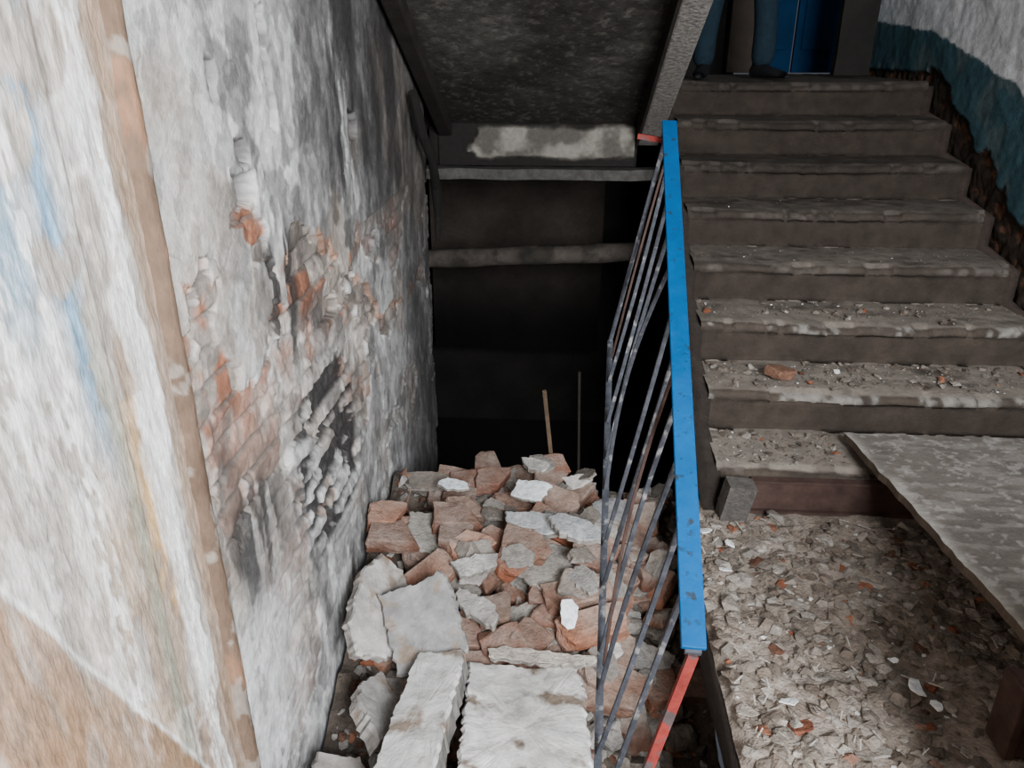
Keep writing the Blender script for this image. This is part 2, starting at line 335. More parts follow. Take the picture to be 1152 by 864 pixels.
for x0,x1,cc in((SX0-.045,SX0+.012,(.024,.019,.016)),(SX1-.01,SX1+.035,(.03,.022,.018))):
    pts=[(Y0-.02,.02)]
    for k in range(NS): pts+= [(Y0+k*T+.012,k*R+.02 if k else .02),(Y0+k*T+.012,(k+1)*R-.025)]
    pts+=[(Y0+(NS-1)*T+.1,NS*R-.025),(Y0+(NS-1)*T+.1,NS*R-.30),(Y0+.25,-.18),(Y0-.02,-.06)]
    m=len(pts);V=[(x0,a,b) for a,b in pts]+[(x1,a,b) for a,b in pts]
    F=[tuple(range(m)),tuple(range(2*m-1,m-1,-1))]+[(i,i+m,(i+1)%m+m,(i+1)%m) for i in range(m)]
    A.add(V,F,cc)
us=[(SX0,Y0+.2,-.16),(SX1,Y0+.2,-.16),(SX1,Y0+7*T+.1,NS*R-.3),(SX0,Y0+7*T+.1,NS*R-.3)]
A.add(us,[(0,1,2,3)],(.012,.011,.010))
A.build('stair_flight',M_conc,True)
v,f=rough_box(-1.5,2.0,4.76,6.1,1.16,1.405,cut=.2,amp=.004)
simple('landing_slab',[(v,f)],M_darkb)
ch=empty('steel_channel_beam')
simple('web',[boxdata(.72,1.98,2.515,2.53,.02,.145)],M_rust,ch)
simple('flanges',[boxdata(.72,1.98,2.495,2.53,.14,.150),boxdata(.72,1.98,2.495,2.53,.012,.022)],M_rust,ch)
A=Acc()
v,f=rough_box(-.05,.05,-.035,.035,-.20,.12,cut=.03,amp=.006);
Mx=Matrix.Translation((.655,2.46,.05))@Euler((.12,.10,.05)).to_matrix().to_4x4()
v=np.array([(Mx@Vector(p))[:] for p in v]);A.add(v,f,(.09,.082,.075));A.build('broken_stringer_stub',M_attr)

# ---------------------------------------------------------------- OVERHEAD FLIGHT
oh=empty('overhead_stair_flight')
SL=.47;yb=4.68;zb=1.20
def sofz(y):return zb+(yb-y)*SL
def slopebox(x0,x1,dz0,dz1,y0=-.2,y1=yb):
    V=[];
    for x in(x0,x1):
        for y in(y0,y1):
            for dz in(dz0,dz1):V.append((x,y,sofz(y)+dz))
    return V,boxdata(0,1,0,1,0,1)[1]
xa=np.linspace(-.76,.46,130);ya=np.linspace(-.2,yb,500);X,Yg=np.meshgrid(xa,ya,indexing='ij')
n=fbm(X*8,Yg*8,5,15);n2=fbm(X*2,Yg*1.6,4,16);n4=fbm(X*45,Yg*45,3,17)
A=Acc();c=np.stack([.062+0*X,.058+0*X,.052+0*X],-1)*(.6+.8*n4)[...,None]*(.6+.8*n)[...,None]
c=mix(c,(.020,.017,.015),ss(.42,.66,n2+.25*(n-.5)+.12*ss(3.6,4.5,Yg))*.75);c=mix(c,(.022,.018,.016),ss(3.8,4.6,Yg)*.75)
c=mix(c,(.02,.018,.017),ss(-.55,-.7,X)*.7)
c=mix(c,(.12,.11,.10),ss(.65,.71,n4)*.4)
A.grid(np.stack([X,Yg,sofz(Yg)+(n-.5)*.02+(n4-.5)*.003],-1),c,flip=True)
o=A.build('soffit',M_conc,True);o.parent=oh
simple('stringer_outer',[slopebox(.42,.54,-.11,.30)],M_string,oh,.01)
simple('stringer_inner_face',[slopebox(.405,.42,-.12,.0)],M_darkb,oh)
simple('stringer_wall_side',[slopebox(-.74,-.66,-.07,.1)],M_darkb,oh,.01)
st=[]
for k in range(15):
    y=yb-k*.31;z0=sofz(y)+.06
    V=[];
    for x in(-.74,.42):V+=[(x,y,z0),(x,y-.31,z0+.31*SL),(x,y-.31,z0+.31*SL+.12),(x,y,z0+.31*SL+.12)]
    st.append((V,[(0,1,2,3),(7,6,5,4),(0,4,5,1),(1,5,6,2),(2,6,7,3),(3,7,4,0)]))
simple('steps',st,M_darkb,oh)
xa=np.linspace(-.74,.40,180);za=np.linspace(.975,1.215,44);X,Zg=np.meshgrid(xa,za,indexing='ij');n=fbm(X*9,Zg*12,5,18)
m=ss(.0,.03,Zg-1.005+(n-.5)*.06)*ss(0,.03,1.205-Zg+(n-.5)*.06)*ss(-.54,-.47,X+(n-.5)*.4)
c=np.stack([.014+0*X,.012+0*X,.011+0*X],-1);c=mix(c,(.21,.195,.17),m*(.35+.65*ss(.4,.6,fbm(X*7,Zg*7,5,4))))
A=Acc();A.grid(np.stack([X,4.66-.025*m+(n-.5)*.015,Zg],-1),c)
v,f=rough_box(-.80,.42,4.69,4.74,.97,1.19,cut=.1,amp=.005);A.add(v,f,(.02,.018,.016));A.build('landing_edge_beam',M_wall,True)
v,f=rough_box(-.86,.56,4.58,4.72,.905,.965,cut=.06,amp=.008);simple('cross_beam',[(v,f)],M_beam)
pts=[(-1.2+i*.12,4.95+.01*math.sin(i),.315+.006*i) for i in range(17)]
v,f=tube(pts,[.062+.004*math.sin(i*1.7) for i in range(17)],12);o=simple('cross_beam.001',[(v,f)],material('beam_brown',(.060,.050,.043),nscale=14,var=.4,tint=(.03,.026,.022),tscale=5,tmin=.5))
for p in o.data.polygons:p.use_smooth=True
simple('burnt_wall_pipe',[tube([(-.71,3.75,1.42),(-.70,3.9,1.22),(-.68,4.05,1.08),(-.69,4.2,.92),(-.70,4.28,.75),(-.71,4.30,.6)],[.022,.026,.022,.026,.020,.012],10)],M_dark)
A=Acc();X,Zg=np.meshgrid(np.linspace(-1.0,.30,70),np.linspace(-.6,.95,80),indexing='ij');n=fbm(X*6,Zg*6,5,28)
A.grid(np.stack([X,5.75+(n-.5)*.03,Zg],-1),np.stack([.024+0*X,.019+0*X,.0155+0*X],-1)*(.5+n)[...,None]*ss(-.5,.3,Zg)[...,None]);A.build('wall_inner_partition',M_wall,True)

# ---------------------------------------------------------------- RUBBLE
def cham_brick(L,W,H,seed,broken):
    bm=bmesh.new();bmesh.ops.create_cube(bm,size=1)
    for v in bm.verts:v.co=Vector((v.co.x*L,v.co.y*W,v.co.z*H))
    rr=random.Random(seed)
    def cut(co,no):
        bmesh.ops.bisect_plane(bm,geom=bm.verts[:]+bm.edges[:]+bm.faces[:],plane_co=co,plane_no=no,clear_outer=True)
        e=[x for x in bm.edges if x.is_boundary]
        if e:bmesh.ops.holes_fill(bm,edges=e)
    for i in range(6):
        sx,sy,sz=[rr.choice((-1,1)) for _ in range(3)];k=rr.uniform(.36,.47);cut((sx*L*k,sy*W*k,sz*H*.36),(sx*rr.uniform(.3,1),sy*rr.uniform(.3,1),sz*rr.uniform(.3,1)))
    if broken:
        cut((L*rr.uniform(-.1,.3),0,0),(1,rr.uniform(-.7,.7),rr.uniform(-.5,.5)))
        cut((L*rr.uniform(0,.3),W*.3,0),(1,rr.uniform(.3,1),rr.uniform(-.6,.6)))
    bmesh.ops.bevel(bm,geom=bm.edges[:],offset=.004,segments=1,affect='EDGES')
    bmesh.ops.triangulate(bm,faces=[f for f in bm.faces if len(f.verts)>4])
    bmesh.ops.subdivide_edges(bm,edges=[e for e in bm.edges if e.calc_length()>.045],cuts=2,use_grid_fill=True)
    v,f=bm_data(bm);j=fbm(v[:,0]*34+seed,v[:,1]*34+v[:,2]*37,4,seed)-.5
    v=v*(1+j[:,None]*.30);return v,f
BR=[cham_brick(.25,.12,.068,i,i>=5) for i in range(18)]
def hull(seed,flat,np_=11):
    rr=random.Random(seed);bm=bmesh.new()
    for i in range(np_):
        p=Vector((rr.gauss(0,1),rr.gauss(0,1),rr.gauss(0,1))).normalized();bm.verts.new((p.x*.5,p.y*.5*rr.uniform(.6,1),p.z*.5*flat))
    r=bmesh.ops.convex_hull(bm,input=bm.verts[:]);bmesh.ops.delete(bm,geom=[g for g in r['geom_interior'] if isinstance(g,bmesh.types.BMVert)],context='VERTS')
    return bm_data(bm)
CH=[hull(i,[.22,.4,.6][i%3]) for i in range(18)]
def lump(seed):
    rr=random.Random(seed);bm=bmesh.new()
    for i in range(14):
        p=Vector((rr.gauss(0,1),rr.gauss(0,1),rr.gauss(0,1))).normalized();bm.verts.new((p.x*.5,p.y*.4,p.z*.3))
    r=bmesh.ops.convex_hull(bm,input=bm.verts[:]);bmesh.ops.delete(bm,geom=[g for g in r['geom_interior'] if isinstance(g,bmesh.types.BMVert)],context='VERTS')
    bmesh.ops.subdivide_edges(bm,edges=bm.edges[:],cuts=3,use_grid_fill=True)
    v,f=bm_data(bm);j=fbm(v[:,0]*6+seed,v[:,1]*6+v[:,2]*7,4,seed)-.5;return v*(1+j[:,None]*.35),f
LU=[lump(100+i) for i in range(10)]
def xf(v,loc,rot,sc=1):
    m=np.array(Euler(rot).to_matrix());return (v*sc)@m.T+np.array(loc)
def slab(A,loc,rot,L,W,H,top,side,seed=0,jag=.05,n=None):
    rr=random.Random(seed*13+1);k=rr.randint(6,8) if n is None else n
    cor=[]
    for i in range(k):
        a=2*math.pi*(i+rr.uniform(-.25,.25)*(jag>.03))/k+.4;c_,s_=math.cos(a),math.sin(a);q=1/max(abs(c_),abs(s_))
        q*=1-rr.random()*jag*2.2;cor.append((c_*q*L/2,s_*q*W/2))
    if jag<=.05: cor=[(-L/2*rr.uniform(.9,1),-W/2),(L/2*rr.uniform(.9,1),-W/2*rr.uniform(.94,1)),(L/2,W*.3),(L/2*rr.uniform(.7,.95),W/2),(L*.05,W/2*rr.uniform(.90,.97)),(-L/2*rr.uniform(.85,1),W/2*rr.uniform(.92,1)),(-L/2*rr.uniform(.92,1),0)]
    o=[]
    for i in range(len(cor)):
        p=np.array(cor[i]);q=np.array(cor[(i+1)%len(cor)]);m_=max(2,int(np.linalg.norm(q-p)/.014))
        for j in range(m_): o.append(tuple(p+(q-p)*j/m_+np.array((rr.uniform(-1,1),rr.uniform(-1,1)))*min(.006,L*.03)))
    n_=len(o);o=np.array(o);V=[];C=[];F=[];rs=(.0,.15,.3,.45,.6,.75,.88,.95,1.0)
    for r_ in rs:
        p=o*r_;zz=H/2-(H*.2 if r_==1.0 else 0)+(fbm(p[:,0]*16+seed*3,p[:,1]*16,4,seed)-.5)*min(.014,H*.5)
        V+=list(np.concatenate([p,zz[:,None]],1));cc=.60+.75*fbm(p[:,0]*14+seed,p[:,1]*14,5,seed+3);C+=list(np.array(top)[None]*cc[:,None])
    for k_ in range(len(rs)-1):
        for i in range(n_):F.append((k_*n_+i,k_*n_+(i+1)%n_,(k_+1)*n_+(i+1)%n_,(k_+1)*n_+i)[::-1])
    A.add(xf(np.array(V),loc,rot),F,np.array(C))
    V=[];F=[]
    for z in(.8,.3,-.3,-1):
        for x,y in o: V.append((x*rr.uniform(.97,1.0),y*rr.uniform(.97,1.0),z*H/2+(H*-.08 if z==.8 else 0)))
    for k_ in range(3):
        for i in range(n_):F.append((k_*n_+i,k_*n_+(i+1)%n_,(k_+1)*n_+(i+1)%n_,(k_+1)*n_+i)[::-1])
    F.append(tuple(reversed([3*n_+i for i in range(n_)])))
    sd=np.array(side);C=np.clip(np.tile(sd,(len(V),1))*np.array([[rr.uniform(.6,1.3)] for _ in V]),0,1)
    A.add(xf(np.array(V),loc,rot),F,C)
YS=[1.0,1.4,1.8,2.1,2.4,2.8,3.1,3.35,3.7,4.6,6.2];ZS=[-.80,-.68,-.56,-.47,-.39,-.32,-.32,-.54,-.90,-1.38,-1.4]
def heap(x,y):
    z=np.interp(y,YS,ZS);z=z-.22*ss(.1,.4,x)*(1-ss(2.0,2.7,y))+.10*ss(-.45,-.75,x)*(1-ss(3,3.6,y))
    return z+(fbm(np.asarray(x)*5,np.asarray(y)*5,4,88)-.5)*.14
A=Acc()
xa=np.linspace(-.74,.60,80);ya=np.arange(1.02,4.6,.018);X,Yg=np.meshgrid(xa,ya,indexing='ij');n=fbm(X*14,Yg*14,4,2)
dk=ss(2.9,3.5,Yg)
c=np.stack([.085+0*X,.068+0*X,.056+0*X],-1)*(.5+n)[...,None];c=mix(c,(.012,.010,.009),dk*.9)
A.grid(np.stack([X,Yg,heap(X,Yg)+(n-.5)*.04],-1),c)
ORG=[(.29,.105,.058),(.23,.085,.050),(.34,.145,.085),(.20,.110,.078),(.26,.155,.115),(.15,.070,.047)]
PAL=[(.32,.297,.273),(.245,.223,.20),(.41,.39,.365),(.18,.157,.136)]
def pick(l,rr): return np.array(rr.choice(l))*rr.uniform(.60,1.15)
rr=random.Random(3)
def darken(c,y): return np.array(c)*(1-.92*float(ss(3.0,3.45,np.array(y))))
def dusty(v,col,dc,k=.75):
    z=v[:,2];m_=.35+.9*fbm(v[:,0]*26,v[:,1]*26+v[:,2]*20,4,5);t=ss(z.min()+.40*(z.max()-z.min()),z.max(),z)*k*m_*1.2+.30*ss(.5,.6,fbm(v[:,0]*18+v[:,2]*9,v[:,1]*18,4,6))
    return np.clip(np.array(col)[None]*(1-t[:,None])+np.array(dc)[None]*t[:,None],0,1)
for i in range(5200):
    x=rr.uniform(-.71,.57);y=rr.uniform(1.05,4.3)
    if y>3.3 and rr.random()<.5:continue
    s=rr.choice([.012,.015,.02,.03,.04,.05,.07]);v,f=CH[rr.randrange(18)]
    col=pick(ORG if rr.random()<.4 else PAL,rr)*.75
    if y>3.2 and rr.random()<.03:col=np.array((2.,2.,2.2))
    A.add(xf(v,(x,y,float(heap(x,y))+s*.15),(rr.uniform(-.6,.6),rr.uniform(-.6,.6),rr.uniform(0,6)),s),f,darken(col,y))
for i in range(230):
    x=rr.uniform(-.58,.48);y=rr.uniform(1.2,3.25);v,f=BR[rr.randrange(3,18)]
    col=pick(ORG if rr.random()<.58 else PAL,rr)
    w_=xf(v,(x,y,float(heap(x,y))+rr.uniform(-.02,.05)),(rr.gauss(0,.6),rr.gauss(0,.6),rr.gauss(0,1.2)),rr.uniform(.55,1.0))
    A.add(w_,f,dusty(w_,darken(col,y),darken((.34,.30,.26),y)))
for i in range(170):
    x=rr.uniform(-.60,.50);y=rr.uniform(1.2,3.25);v,f=LU[rr.randrange(10)]
    w_=xf(v,(x,y,float(heap(x,y))+rr.uniform(-.01,.05)),(rr.gauss(0,.6),rr.gauss(0,.6),rr.uniform(0,6)),rr.uniform(.06,.18))
    A.add(w_,f,dusty(w_,darken(pick(PAL if rr.random()<.75 else ORG,rr),y),darken((.36,.33,.30),y)))
CHK=[(-.30,2.98,-.25,.15,.12,.12,2,1),(-.48,2.92,-.25,.18,-.2,-.25,1,2),(.05,2.99,-.24,.2,-.15,-.15,1,2),(-.12,3.04,-.21,.15,.1,.05,1,2),
 (-.48,2.57,-.19,.2,.1,.2,1,2),(.04,2.42,-.27,.28,.14,-.20,2,3),(.14,2.66,-.24,.3,.2,-.45,1,2),(-.14,2.20,-.33,.3,-.14,.2,2,2),
 (.12,2.16,-.40,.2,.25,-.3,1,2),(-.35,2.40,-.26,.35,-.25,.8,1,2),(.30,2.55,-.35,.1,.2,.5,1,2),(.30,2.2,-.57,.2,.1,.5,1,2),(-.24,2.74,-.25,.2,.1,.35,1,2),(.35,1.75,-.72,.1,.1,.3,2,1),(.25,2.85,-.31,.2,.1,-.3,1,2),(.40,2.3,-.6,.3,.1,.1,1,2),(-.02,2.10,-.43,.2,.08,-.08,2,2)]
for q,(x,y,z,a,b,g,nx,nc) in enumerate(CHK):
    Mr=np.array(Euler((a,b,g)).to_matrix());hh=.077
    for k in range(nc):
        for i in range(nx+(k%2)):
            for j in range(2):
                if rr.random()<.12:continue
                v,f=BR[rr.randrange(5) if 0<i<nx-1 else rr.randrange(18)]
                lx=(i-(nx-1)/2-(.5 if k%2 else 0))*.256+rr.uniform(-.015,.015);ly=(j-.5)*.128+rr.uniform(-.015,.015);lz=(k-(nc-1)/2)*hh
                w_=(xf(v,(0,0,0),(rr.gauss(0,.05),rr.gauss(0,.05),rr.gauss(0,.06)))+np.array((lx,ly,lz)))@Mr.T+np.array((x,y,z))
                col=pick(ORG if rr.random()<.9 else PAL,rr);A.add(w_,f,dusty(w_,darken(col,y),darken((.33,.27,.23),y),.5))
        if k<nc-1:
            slab(A,tuple(np.array((x,y,z))+Mr@np.array((0,0,(k-(nc-1)/2)*hh+hh/2))),(a,b,g),nx*.27,.25,.016,darken((.30,.28,.25),y),darken((.30,.28,.25),y),q+300,.10)
    if q%3!=1:
        for _ in range(3):
            l_=Mr@np.array((rr.uniform(-.1,.1)*nx,rr.uniform(-.06,.06),nc*hh/2+.0));slab(A,tuple(np.array((x,y,z))+l_),(a+rr.gauss(0,.08),b+rr.gauss(0,.08),g+rr.gauss(0,.5)),rr.uniform(.08,.2),rr.uniform(.06,.13),rr.uniform(.012,.03),darken(pick(PAL,rr)*1.1,y),darken((.28,.25,.22),y),q*5+_,.14)
PL=[(-.11,2.80,-.11,.35,-.05,-.25,.20,.14,.018,(.80,.84,.86)),(-.44,2.84,-.12,.15,.1,0,.15,.08,.016,(.72,.76,.80)),(-.08,2.56,-.12,.22,-.03,-.25,.28,.14,.03,(.46,.48,.49)),
 (.09,2.48,-.08,.20,.10,-.25,.26,.13,.03,(.36,.37,.38)),(-.28,2.36,-.17,.30,-.1,.5,.20,.09,.03,(.42,.40,.38)),(-.27,2.18,-.23,.25,.1,-.6,.24,.10,.03,(.38,.36,.34)),
 (.24,2.76,-.17,.2,.1,.2,.20,.13,.03,(.20,.20,.20)),(-.02,2.04,-.31,.20,.04,-.05,.42,.06,.025,(.42,.38,.33)),
 (.06,2.16,-.22,.75,.1,.35,.08,.12,.006,(.80,.83,.88))]
for q,(x,y,z,a,b,g,L_,W_,H_,t) in enumerate(PL): slab(A,(x,y,z),(a,b,g),L_,W_,H_,t,(.30,.28,.25),50+q,.16)
A.build('brick_rubble_heap',M_attr)
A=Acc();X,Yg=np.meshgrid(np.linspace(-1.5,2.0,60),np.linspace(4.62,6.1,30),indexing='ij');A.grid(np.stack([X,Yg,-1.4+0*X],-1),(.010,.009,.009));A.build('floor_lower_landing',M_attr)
def bigslab(name,loc,rot,L_,W_,H_,top,side,seed,jag=.06):
    A=Acc();slab(A,loc,rot,L_,W_,H_,top,side,seed,jag);return A.build(name,M_slab)
bigslab('broken_plaster_slab',(-.08,1.70,-.31),(-.16,.03,.04),.40,.70,.07,(.72,.71,.69),(.15,.12,.10),1,.04)
bigslab('broken_plaster_slab.001',(-.44,2.06,-.20),(.55,-.30,.25),.26,.30,.06,(.27,.265,.26),(.34,.32,.30),2,.05)
bigslab('broken_plaster_slab.002',(-.375,1.68,-.24),(-.05,-.14,-.06),.17,.56,.10,(.56,.555,.54),(.17,.16,.15),3,.05)
bigslab('broken_plaster_slab.003',(-.62,2.12,-.20),(.25,.75,.12),.22,.46,.05,(.40,.38,.36),(.3,.28,.26),4,.10)
bigslab('broken_plaster_slab.004',(-.55,1.78,-.31),(-.1,.60,.15),.18,.34,.06,(.28,.27,.26),(.3,.28,.26),5,.10)
bigslab('broken_plaster_slab.005',(-.60,1.50,-.42),(.1,.4,.1),.22,.4,.07,(.30,.28,.26),(.25,.23,.21),6,.10)
simple('broken_stick',[bar((-.005,3.18,-.34),(-.065,3.22,.17),.018,.012,n=4)],M_wood)
simple('broken_stick.001',[bar((.12,3.45,-.64),(.10,3.5,.15),.012,.010,n=4)],M_darkb)

A=Acc();rr=random.Random(11)
FP=[(.25,.217,.185),(.20,.168,.138),(.295,.266,.233),(.175,.14,.113),(.235,.198,.164)]
for i in range(4400):
    x=rr.uniform(.49,1.98);y=rr.uniform(1.06,2.46)
    if x>1.4 and rr.random()<.5:continue
    q=rr.random();s=rr.choice([.010,.013,.017,.02,.025,.03]) if q<.62 else (rr.uniform(.035,.07) if q<.985 else .09)
    v,f=CH[rr.randrange(18)];c=pick(FP,rr)
    q=rr.random()
    if q<.035:c=np.array((.60,.60,.58));s=min(s,.02)
    elif q<.075:c=pick(ORG,rr)*.9
    A.add(xf(v,(x,y,float(floorz(x,y))+s*.04),(rr.uniform(-.2,.2),rr.uniform(-.2,.2),rr.uniform(0,6)),s),f,c)
for x,y,s in((.97,1.62,.07),(1.00,1.56,.05),(.56,2.1,.05),(.60,2.25,.06),(.95,1.72,.04),(.62,1.55,.05),(.53,2.32,.06)):
    slab(A,(x,y,.045),(rr.uniform(-.3,.3),rr.uniform(-.3,.3),rr.uniform(0,3)),s,s*.7,.004,(.78,.80,.80),(.75,.75,.75),int(x*100),.2,n=7)
for i in range(90):
    x=rr.uniform(.5,1.3);y=rr.uniform(1.1,2.45);v,f=boxdata(-.5,.5,-.05,.05,-.03,.03);A.add(xf(v,(x,y,.035),(0,rr.uniform(-.3,.3),rr.uniform(0,3)),rr.uniform(.02,.04)),f,(.42,.40,.37))
A.build('floor_rubble',M_attr)
A=Acc()
for i in range(2000):
    k=min(7,int(abs(rr.gauss(0,1.5))));x=rr.uniform(SX0+.01,SX1-.02)
    y=Y0+k*T+.03+(T-.04)*rr.random()**.7
    s=rr.uniform(.005,.014) if rr.random()<.9 else rr.uniform(.025,.05)
    if k>2:s=min(s,.010)
    if k==0 and x>1.1: continue
    v,f=CH[rr.randrange(18)];c=pick(FP,rr)*.8
    if rr.random()<.06:c=np.array((.6,.6,.58))
    elif rr.random()<.06:c=pick(ORG,rr)*.9
    A.add(xf(v,(x,y,(k+1)*R+s*.1),(rr.uniform(-.4,.4),rr.uniform(-.4,.4),rr.uniform(0,6)),s),f,c)
A.add(xf(BR[7][0],(.92,2.98,.385),(.1,.2,.6),.6),BR[7][1],(.17,.09,.06))
A.build('stair_debris',M_attr)

# ---------------------------------------------------------------- board panel on the right
A=Acc();u=np.linspace(0,1,120);wv=np.linspace(0,1,150);U,W=np.meshgrid(u,wv,indexing='ij')
n=fbm(U*9,W*40,5,99);n2=fbm(U*4,W*5,5,98);n3=fbm(U*30,W*50,4,96)
px=1.16+U*.84+(W-.5)*.05-.02;py=2.74-W*1.26;pz=.235+W*.06
jl=(fbm(W*16,W*0,4,97)-.5)*.015*(1-U);c=np.stack([.17+0*U,.15+0*U,.132+0*U],-1)*(.5+1.0*n2)[...,None]
c=mix(c,(.31,.29,.265),ss(.50,.64,n)*.45);c=mix(c,(.42,.40,.36),np.exp(-(U/.03)**2)*.6);c=mix(c,(.06,.048,.040),ss(.50,.66,n2)*.5)
c=mix(c,(.45,.43,.40),ss(.62,.68,n3)*.45)
top=np.stack([px+jl,py,pz+(n-.5)*.003],-1);A.grid(top,c,flip=True)
bt=top.copy();bt[...,2]-=.028;A.grid(bt,(.05,.04,.033))
for sl in(np.s_[0,:],np.s_[-1,:],np.s_[:,0],np.s_[:,-1]):
    a=top[sl];b=bt[sl];A.grid(np.stack([a,b],0),(.12,.095,.075))
A.build('fallen_board_panel',M_board,False)
simple('rusty_support_post',[boxdata(1.10,1.22,1.42,1.49,.03,.245),boxdata(1.09,1.115,1.41,1.50,.03,.24)],M_rust,None,.004)
simple('rusty_support_post.001',[boxdata(1.86,1.96,1.52,1.58,.03,.245),boxdata(1.84,1.87,1.51,1.59,.03,.24)],M_rust,None,.004)

# ---------------------------------------------------------------- fallen balustrade
br=empty('stair_balustrade')
P0=Vector((.258,1.11,.60));P1=Vector((.330,2.61,1.39));off=Vector((-.15,0,-.75))
side=Vector((1,0,0))
simple('handrail',[bar(P0,P1,.046,.012,side,n=20)],M_blue,br,.002)
simple('handrail_flange',[bar(P0+Vector((0,.0,-.012)),P1+Vector((0,0,-.012)),.030,.012,side,n=6)],M_steel,br)
simple('bottom_rail',[bar(P0+off,P1+off,.020,.012,side,(0,0,-.02),n=14)],M_steel,br)
simple('end_post_red',[bar(P0+Vector((0,0.0,-.014)),P0+off*.55,.020,.012,side,n=6)],M_red,br)
simple('end_post',[bar(P0+off*.55,P0+off,.02,.014,side),bar(P1+Vector((0,0,-.012)),P1+off,.014,.012,side,n=8)],M_steel,br)
bl=[];rr=random.Random(5)
for i in range(1,11):
    t=i/11;p=P0.lerp(P1,t);wv_=.045 if i in(4,7) else .012;bend=(rr.uniform(-1,.6)*wv_,rr.uniform(-1,1)*wv_*1.5,0);q=P0.lerp(P1,max(0.01,t+rr.uniform(-.03,.01)))
    bl.append(bar(p+Vector((0,0,-.015)),q+off,.011,.010,side,bend,n=10))
simple('balusters',bl,M_steel,br)
simple('red_baluster',[bar(P0.lerp(P1,.98)+Vector((-.005,0,-.1)),P0.lerp(P1,.93)+off*.95,.007,.007,side,(0,.02,0)),bar(P0.lerp(P1,.42)+Vector((-.005,0,-.02)),P0.lerp(P1,.30)+off*.95,.008,.008,side,(-.02,.03,0),n=10)],M_rust,br)
simple('cut_stub',[bar((.235,2.62,1.345),(.31,2.60,1.335),.016,.02,Vector((0,0,1)))],M_red,br)

# ---------------------------------------------------------------- PERSON on the upper landing
per=empty('standing_person')
M_jean=material('jeans',(.0065,.016,.025),nscale=40,var=.25,bump=.3);M_jack=material('jacket',(.03,.035,.05),nscale=20,var=.2)
M_skin=material('skin',(.55,.34,.25),rough=.6,nscale=10,var=.05,bump=.05);M_shoe=material('shoe_leather',(.008,.008,.009),rough=.6);M_hair=material('hair',(.03,.02,.015),bump=.8)
def skinned(name,J,E,mat,sub=2,parent=None):
    me=bpy.data.meshes.new(name);me.from_pydata([j[0] for j in J],E,[]);o=bpy.data.objects.new(name,me);scene.collection.objects.link(o)
    m=o.modifiers.new('s','SKIN');m.use_smooth_shade=True
    for i,j in enumerate(J):
        r=j[1];r=(r,r) if not isinstance(r,tuple) else r;me.skin_vertices[0].data[i].radius=r;me.skin_vertices[0].data[i].use_root=(i==0)
    s=o.modifiers.new('u','SUBSURF');s.levels=sub;s.render_levels=sub
    me.materials.append(mat)
    if parent:o.parent=parent
    return o
cx,cy0,cz0=.98,5.02,1.445
def W(x,y,z):return (cx+x,cy0+y,cz0+z)
FX=.17
skinned('trousers',[(W(0,0,.95),(.15,.11)),(W(-.10,0,.86),.095),(W(-.14,-.01,.50),.075),(W(-FX,.0,.28),.070),(W(-FX-.005,.01,.16),.073),(W(-FX,.01,.05),.066),(W(.10,0,.86),.095),(W(.14,-.01,.50),.075),(W(FX,0,.28),.070),(W(FX+.005,.01,.16),.075),(W(FX,.01,.05),.068),(W(0,0,1.03),(.15,.11))],
 [(0,1),(1,2),(2,3),(3,4),(4,5),(0,6),(6,7),(7,8),(8,9),(9,10),(0,11)],M_jean,2,per)
skinned('jacket',[(W(0,0,1.12),(.17,.12)),(W(0,0,.98),(.165,.125)),(W(0,0,1.30),(.19,.12)),(W(0,0,1.43),(.13,.09)),(W(-.20,0,1.40),.07),(W(-.26,.01,1.12),.052),(W(-.25,-.06,.88),.042),(W(.20,0,1.40),.07),(W(.26,.01,1.12),.052),(W(.25,-.06,.88),.042),(W(0,.0,1.49),.06)],
 [(0,1),(0,2),(2,3),(3,4),(4,5),(5,6),(3,7),(7,8),(8,9),(3,10)],M_jack,2,per)
for sx in(-1,1):
    hx=sx*.25;J=[(W(hx,-.075,.80),(.022,.036)),(W(hx,-.065,.87),.026)]
    skinned('palm',J+[(W(hx,-.08,.755),(.018,.034))],[(0,1),(0,2)],M_skin,2,per)
    for fi in range(4):
        dy=-.08-.030+fi*.02;ln=[.075,.085,.08,.06][fi];x0=hx
        skinned('finger_%d'%(fi+1),[(W(x0,dy,.77),.0095),(W(x0,dy-.002,.765-ln*.5),.009),(W(x0-sx*.015,dy-.004,.765-ln*.85),.0085),(W(x0-sx*.028,dy-.004,.765-ln),.008)],[(0,1),(1,2),(2,3)],M_skin,1,per)
    skinned('thumb',[(W(hx,-.10,.82),.012),(W(hx-sx*.01,-.125,.79),.0105),(W(hx-sx*.018,-.132,.755),.009)],[(0,1),(1,2)],M_skin,1,per)
bm=bmesh.new();bmesh.ops.create_uvsphere(bm,u_segments=32,v_segments=24,radius=1);v,f=bm_data(bm)
x,y,z=v.T.copy();jaw=1-.28*ss(0,-1,z)*1.0
hv=np.stack([x*.075*jaw,y*.095*(1-.12*ss(0,-1,z))-0.01,z*.118],-1)
nose=np.exp(-(x/.16)**2-((z+.10)/.22)**2)*(y<-.3);hv[:,1]-=nose*.022
eye=(np.exp(-((x-.42)/.16)**2-((z-.06)/.12)**2)+np.exp(-((x+.42)/.16)**2-((z-.06)/.12)**2))*(y<0);hv[:,1]+=eye*.010
lip=np.exp(-(x/.3)**2-((z+.47)/.07)**2)*(y<0);hv[:,1]-=lip*.006
hv+=np.array(W(0,-.01,1.64));o=simple('head',[(hv,f)],M_skin,per)
for p in o.data.polygons:p.use_smooth=True
simple('neck',[tube([W(0,0,1.46),W(0,0,1.56)],.055,16)],M_skin,per)
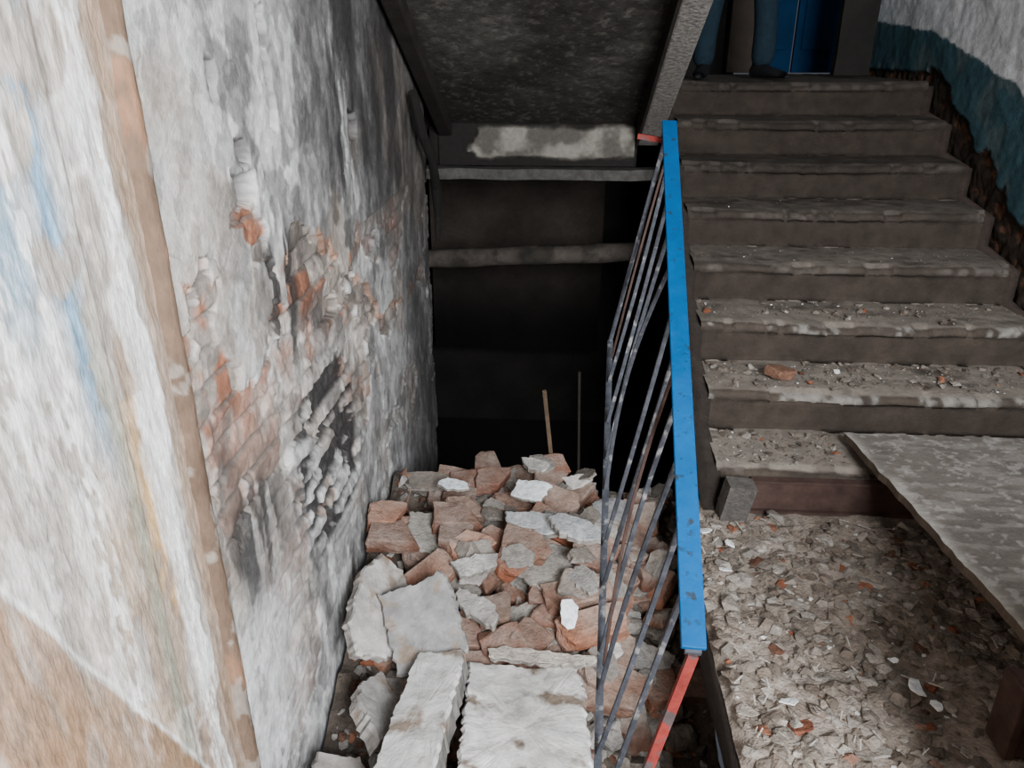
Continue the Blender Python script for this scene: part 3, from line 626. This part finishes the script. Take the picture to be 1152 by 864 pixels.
sel=(z>.25)|((y>.15)&(z>-.45));ff=[t for t in f if all(sel[i] for i in t)]
hh=(hv-np.array(W(0,-.01,1.64)))*1.08+np.array(W(0,-.006,1.642));simple('hair',[(hh,ff)],M_hair,per)
for sx in(-1,1):
    bm=bmesh.new();bmesh.ops.create_uvsphere(bm,u_segments=12,v_segments=8,radius=1);e,ef=bm_data(bm)
    simple('eye',[(e*.012+np.array(W(sx*.031,-.090,1.648)),ef)],M_hair,per)
    simple('ear',[(e*np.array((.009,.018,.03))+np.array(W(sx*.075,0,1.635)),ef)],M_skin,per)
    simple('eyebrow',[bar(W(sx*.018,-.100,1.672),W(sx*.048,-.092,1.672),.006,.006)],M_hair,per)
simple('mouth',[bar(W(-.022,-.100,1.585),W(.022,-.100,1.585),.006,.006)],material('lips',(.35,.12,.10)),per)
for sx,yaw in((-1,-.25),(1,.55)):
    V=[];F=[];K=14;secs=[(.07,.028,.06),(.05,.038,.085),(.0,.040,.09),(-.06,.042,.065),(-.12,.046,.050),(-.17,.042,.040),(-.205,.024,.028)]
    for (yy,wd,ht) in secs:
        for j in range(K):
            a=2*math.pi*j/K;px_=math.cos(a)*wd;pz_=max(0.,ht/2+math.sin(a)*ht/2*1.05)
            V.append((px_,yy,pz_))
    for i in range(len(secs)-1):
        for j in range(K):F.append((i*K+j,i*K+(j+1)%K,i*K+K+(j+1)%K,i*K+K+j))
    F.append(tuple(range(K)));F.append(tuple((len(secs)-1)*K+j for j in reversed(range(K))))
    v=xf(np.array(V),W(sx*FX,.0,.004),(0,0,yaw),1);o=simple('shoe',[(v,F)],M_shoe,per)
    for p in o.data.polygons:p.use_smooth=True

# ---------------------------------------------------------------- LIGHT / CAMERA
def area(name,loc,target,sx,sy,power,col):
    l=bpy.data.lights.new(name,'AREA');l.shape='RECTANGLE';l.size=sx;l.size_y=sy;l.energy=power;l.color=col
    o=bpy.data.objects.new(name,l);o.location=loc;o.rotation_euler=(Vector(target)-Vector(loc)).to_track_quat('-Z','Y').to_euler();scene.collection.objects.link(o)
area('window_daylight',(1.28,-1.66,2.2),(.2,2.2,.2),1.35,1.8,540,(.95,.975,1.0))
area('upper_landing_fill',(1.0,5.4,4.1),(1.6,4.9,1.5),1.0,1.0,7,(.85,.93,1.0))  # added fill lamp under the closed ceiling, no window there
w=bpy.data.worlds.new('overcast_sky');scene.world=w;w.use_nodes=True
w.node_tree.nodes['Background'].inputs[0].default_value=(.75,.83,1,1);w.node_tree.nodes['Background'].inputs[1].default_value=.08
cam=bpy.data.cameras.new('camera');cam.lens=27;cam.sensor_width=36;cam.clip_start=.05
co=bpy.data.objects.new('camera',cam);co.location=(0,0,1.6);co.rotation_euler=(math.radians(66.5),0,math.radians(3.8));scene.collection.objects.link(co);scene.camera=co
